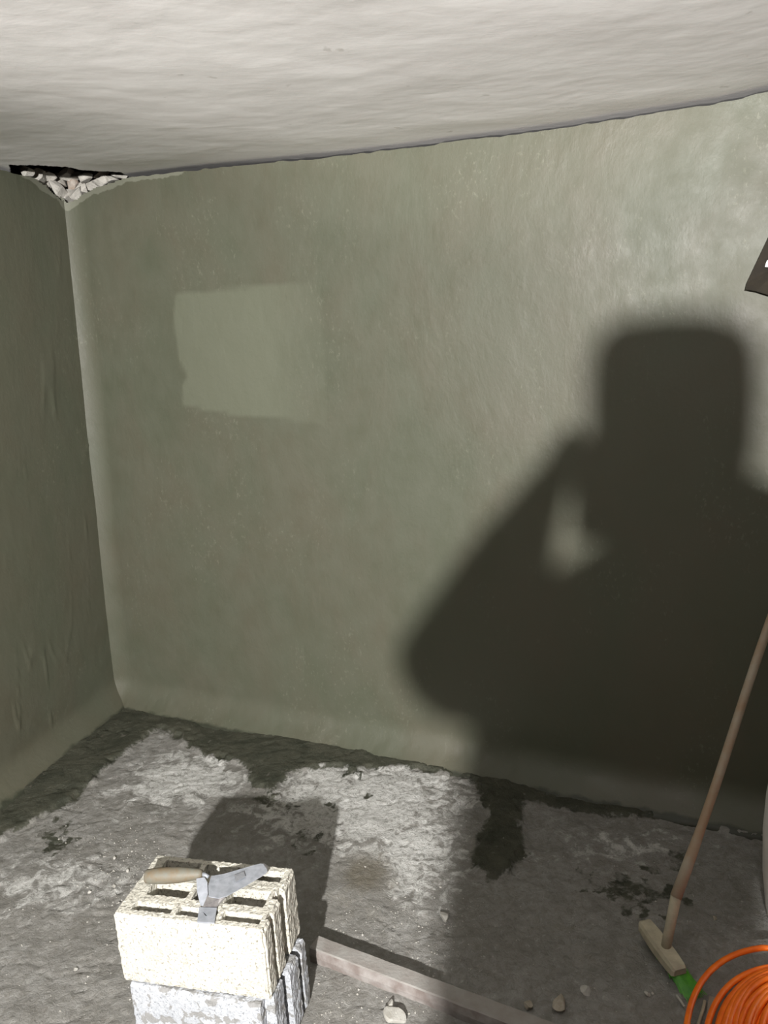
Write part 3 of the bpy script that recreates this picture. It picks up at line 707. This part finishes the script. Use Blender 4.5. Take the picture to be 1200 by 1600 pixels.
# gravel too small and too many to count
bm = bmesh.new(); rg = np.random.default_rng(5)
for i in range(1500):
    if i % 3 == 0: u, v = rg.normal(205, 45), rg.normal(1365, 40)
    elif i % 3 == 1: u, v = rg.uniform(0, 1200), rg.uniform(1230, 1600)
    else: u, v = rg.uniform(480, 760), rg.uniform(1400, 1600)
    if v < 1200: continue
    p = at(u, v); q = np.array([(p[:2] - BLO) @ BU, (p[:2] - BLO) @ BV])
    ba = (p - org) @ ax; bs = (p - org) @ side
    if (p[:2] - A) @ BN < .22 or p[0] > 1.5 or (p[:2] - A) @ LN < .3: continue
    if -.05 < ba < 1.0 and -.012 < bs < bw + .012: continue
    if -.03 < q[0] < .44 and -.03 < q[1] < .26: continue
    zf = floor_z(p[0], p[1]) if i < 900 else None
    if zf is None: continue
    r = rg.uniform(.0012, .0035) * (1.3 if rg.random() < .1 else 1)
    vs4 = [bm.verts.new((p[0] + r * math.cos(a) * rg.uniform(.7, 1.2), p[1] + r * math.sin(a) * rg.uniform(.7, 1.2), zf - .0005)) for a in (0, 1.6, 3.1, 4.7)]
    t1 = bm.verts.new((p[0] + rg.uniform(-.3, .3) * r, p[1] + rg.uniform(-.3, .3) * r, zf + r))
    for k_ in range(4): bm.faces.new((vs4[k_], vs4[(k_ + 1) % 4], t1))
o = bm_obj('gravel', bm, M_stone); tag(o, 'fine pale grit scattered over the rough concrete floor', 'grit', kind='stuff')
# sheet scrap and twig under the coil
p = [at(*q, 0.016) for q in [(1108, 1552), (1150, 1562), (1152, 1620), (1098, 1620)]]
o0 = sum(p) / 4
bm = bmesh.new(); prism(bm, [(q[0] - o0[0], q[1] - o0[1]) for q in p], 0, .005)
o = bm_obj('board_scrap', bm, M_tile); o.location = (o0[0], o0[1], floor_z(o0[0], o0[1]) + .002); tag(o, 'flat grey-brown board scrap under the orange cable', 'board')
bm = bmesh.new(); a_, b_ = at(1101, 1566, .012), at(1088, 1612, .012); oc_ = (a_ + b_) / 2
tube(bm, [a_ - oc_, (a_ - oc_) * .4 + np.array([.002, 0, .001]), b_ - oc_], .004, 8)
o = bm_obj('stick', bm, M_broomw); o.location = (oc_[0], oc_[1], .016); tag(o, 'thin pale stick beside the board scrap, inside the outer orange loop', 'stick')
bm = bmesh.new(); a_, b_ = at(1057, 1556, .010), at(1070, 1574, .010); oc_ = (a_ + b_) / 2
tube(bm, [a_ - oc_, (a_ - oc_) * .1 + np.array([.001, 0, 0]), b_ - oc_], .003, 8)
o = bm_obj('stick', bm, M_stone); o.location = (oc_[0], oc_[1], .011); tag(o, 'short pale splinter lying just left of the green bristles', 'stick')

# ------------------------------------------------------------------ work light on a tripod behind the camera, plus an added ceiling uplight
mg = bpy.data.materials.new('lit panel'); mg.use_nodes = True; nb = mg.node_tree.nodes['Principled BSDF']
nb.inputs['Emission Color'].default_value = (1, .98, .945, 1); nb.inputs['Emission Strength'].default_value = 6
def work_light(pos, tilt, turn, label, spread):
    tx, ty = math.sin(turn) * .07, -math.cos(turn) * .07
    wk = empty('work_light', (pos[0] + tx, pos[1] + ty, 0), label, 'lamp', 'work lights on tripods')
    hz = pos[2]
    bm = bmesh.new(); tube(bm, [(0, 0, .25), (0, 0, hz)], .014, 12); bm_obj('pole', bm, M_black, wk)
    for q in range(3):
        a = q * 2 * math.pi / 3 + .5; bm = bmesh.new()
        tube(bm, [(0, 0, spread * 1.4), (spread * math.cos(a), spread * math.sin(a), .012)], .010, 8); bm_obj('leg', bm, M_black, wk)
    mt = Matrix.Translation((-tx * .2, -ty * .2, hz - math.sin(tilt) * .03)) @ Matrix.Rotation(turn, 4, 'Z') @ Matrix.Rotation(tilt, 4, 'X')
    for nm, dims, oy, m_, bv in (('housing', (.16, .03, .11), 0, M_black, .006), ('lit_panel', (.13, .003, .08), .0165, mg, 0)):
        bm = bmesh.new(); bmesh.ops.create_cube(bm, size=1)
        for v in bm.verts: v.co = Vector((v.co.x * dims[0], v.co.y * dims[1] + oy, v.co.z * dims[2]))
        if bv: bmesh.ops.bevel(bm, geom=bm.edges[:], offset=bv, segments=2, affect='EDGES')
        bmesh.ops.transform(bm, matrix=mt, verts=bm.verts); bm_obj(nm, bm, m_, wk)
work_light(LAMP, math.radians(-14), -0.1, 'black work light on a tall tripod behind the photographer', .42)
work_light(FILL_LAMP, math.radians(42), -0.4, 'added black work light on a low tripod, tilted up to brighten the ceiling', .26)

# ------------------------------------------------------------------ the photographer, behind the lens
def skin_mesh(chain_verts, edges, radii, root, sub=2):
    me = bpy.data.meshes.new('tmp'); me.from_pydata([tuple(v) for v in chain_verts], edges, []); me.update()
    o = bpy.data.objects.new('tmp', me); COL.objects.link(o)
    m = o.modifiers.new('s', 'SKIN'); m.use_smooth_shade = True
    sv = me.skin_vertices[0].data
    for i, r in enumerate(radii):
        sv[i].radius = (r, r) if not hasattr(r, '__len__') else r; sv[i].use_root = (i == root)
    s2 = o.modifiers.new('sub', 'SUBSURF'); s2.levels = sub; s2.render_levels = sub
    dg = bpy.context.evaluated_depsgraph_get(); dg.update()
    res = bpy.data.meshes.new_from_object(o.evaluated_get(dg))
    bpy.data.objects.remove(o, do_unlink=True)
    return res
per = empty('person', (-0.02, -0.30, 0), 'person in dark jacket holding up a phone, photographing the wall', 'person')
PO = np.array([-0.02, -0.30, 0])
J = {}; vl = []; el = []; rl = []
def jv(name, p, r, link=None):
    J[name] = len(vl); vl.append(np.array(p, float) - PO); rl.append(r)
    if link is not None: el.append((J[link], J[name]))
jv('pelvis', (-.10, -.30, 1.00), (.205, .13))
jv('waist', (-.10, -.30, 1.18), (.205, .13), 'pelvis')
jv('chest', (-.095, -.30, 1.37), (.225, .13), 'waist')
jv('upper', (-.02, -.31, 1.56), (.19, .12), 'chest')
jv('neck', (-.01, -.29, 1.67), .088, 'upper')
jv('skull0', (0.0, -.265, 1.74), .062, 'neck')
jv('skull1', (0.0, -.255, 1.81), (.076, .088), 'skull0')
jv('skull2', (0.0, -.265, 1.88), (.072, .082), 'skull1')
jv('shl', (-.18, -.30, 1.545), .098, 'upper'); jv('ell', (-.30, -.20, 1.47), .086, 'shl'); jv('ell2', (-.275, -.15, 1.485), .074, 'ell')
jv('cufl', (-.155, -.10, 1.635), .064, 'ell2'); jv('wrl', (-.125, -.080, 1.69), .036, 'cufl'); jv('pal', (-.09, -.062, 1.73), .033, 'wrl')
jv('shr', (.17, -.31, 1.55), .090, 'upper'); jv('elr', (.30, -.20, 1.50), .080, 'shr'); jv('elr2', (.27, -.16, 1.58), .072, 'elr'); jv('wrr', (.125, -.11, 1.70), .050, 'elr2'); jv('par', (.060, -.085, 1.69), .030, 'wrr')
for sgn, n in ((-1, 'l'), (1, 'r')):
    jv('hip' + n, (-.09 + sgn * .11, -.30, .92), .095, 'pelvis'); jv('kn' + n, (-.09 + sgn * .13, -.28, .52), .066, 'hip' + n)
    jv('an' + n, (-.09 + sgn * .14, -.33, .10), .045, 'kn' + n); jv('to' + n, (-.09 + sgn * .17, -.16, .045), .042, 'an' + n)
def fingers(pre, palm, base, dirs, curl, side, lens):
    for k_, L_ in enumerate(lens):
        b = np.array(base) + np.array(side) * (k_ - 1.5) * .019
        p1 = b + np.array(dirs) * L_ * .45; p2 = p1 + (np.array(dirs) * .4 + np.array(curl) * .6) * L_ * .35; p3 = p2 + (np.array(dirs) * .1 + np.array(curl) * .9) * L_ * .28
        jv(pre + 'f%da' % k_, b, .0095, palm); jv(pre + 'f%db' % k_, p1, .0088, pre + 'f%da' % k_); jv(pre + 'f%dc' % k_, p2, .0082, pre + 'f%db' % k_); jv(pre + 'f%dd' % k_, p3, .0072, pre + 'f%dc' % k_)
fingers('L', 'pal', (-.078, -.048, 1.745), (.15, .35, .25), (.9, .05, 0), (-.1, -.15, -1.0), (.060, .075, .080, .072))
jv('Lt0', (-.075, -.075, 1.72), .012, 'pal'); jv('Lt1', (-.050, -.066, 1.735), .0105, 'Lt0'); jv('Lt2', (-.022, -.050, 1.745), .009, 'Lt1')
fingers('R', 'par', (.045, -.065, 1.672), (-.25, .35, .15), (-.9, .05, 0), (.1, .1, -1.0), (.060, .072, .070, .055))
jv('Rt0', (.045, -.095, 1.70), .012, 'par'); jv('Rt1', (.022, -.085, 1.715), .0105, 'Rt0'); jv('Rt2', (.002, -.066, 1.72), .009, 'Rt1')
me = skin_mesh(vl, el, rl, 0, 2)
me.materials.clear()
for m_ in (M_jacket, M_trous, M_skin): me.materials.append(m_)
for p_ in me.polygons:
    c = np.array(p_.center) + PO
    lh = np.linalg.norm(c - np.array([-.09, -.06, 1.74])); rh = np.linalg.norm(c - np.array([.05, -.08, 1.69])) < .07
    p_.material_index = 2 if (c[2] > 1.62 and abs(c[0]) < .1 and c[1] < -.14) or lh < .062 or (c[1] > -.06 and c[2] > 1.6) or rh else (0 if c[2] > .93 else 1)
    p_.use_smooth = True
body = bpy.data.objects.new('body', me); COL.objects.link(body); body.parent = per
HC = np.array([0.0, -.262, 1.845])
def blob(name, c, r, mat, sub=3, cut=None, box=1.0):
    bm = bmesh.new(); bmesh.ops.create_icosphere(bm, subdivisions=sub, radius=1)
    if cut: bmesh.ops.delete(bm, geom=[v for v in bm.verts if cut(v.co)], context='VERTS')
    if box < 1:
        for v in bm.verts: v.co = Vector([math.copysign(abs(q) ** box, q) * (.93 if box < 1 else 1) for q in v.co])
    for v in bm.verts: v.co = Vector((v.co.x * r[0] + c[0] - PO[0], v.co.y * r[1] + c[1] - PO[1], v.co.z * r[2] + c[2] - PO[2]))
    return bm_obj(name, bm, mat, per, smooth=True)
blob('hood', (-.012, -.280, 1.840), (.094, .100, .116), M_jacket, 3, cut=lambda c: (c.y > .55 and c.z < .55 and abs(c.x) < .75), box=.55)
blob('nose', (0, -.162, 1.815), (.013, .018, .022), M_skin, 2)
blob('mouth', (0, -.172, 1.775), (.024, .006, .007), simple('lips', (.45, .2, .16), (.4, .18, .15)), 2)
for sx in (-1, 1):
    blob('eye', (sx * .032, -.176, 1.84), (.012, .006, .007), M_white, 2)
    blob('ear', (sx * .080, -.265, 1.83), (.010, .018, .030), M_skin, 2)
    blob('shoe', (-.09 + sx * .165, -.215, .045), (.05, .14, .045), M_black, 3)
ph = empty('phone', (-.022, -.026, 1.70), 'black phone held up in the person hand', 'phone')
bm = bmesh.new(); bmesh.ops.create_cube(bm, size=1)
for v in bm.verts: v.co = Vector((v.co.x * .074, v.co.y * .008, v.co.z * .15))
bmesh.ops.bevel(bm, geom=bm.edges[:] , offset=.003, segments=2, affect='EDGES'); bm_obj('case', bm, M_black, ph)
bm = bmesh.new(); tube(bm, [(.022, .004, .06), (.022, .007, .06)], .007, 16); bm_obj('lens', bm, M_steeld, ph)
bm = bmesh.new(); bmesh.ops.create_cube(bm, size=1)
for v in bm.verts: v.co = Vector((v.co.x * .068, v.co.y * .0006 - .0043, v.co.z * .142))
bm_obj('screen', bm, M_black, ph)
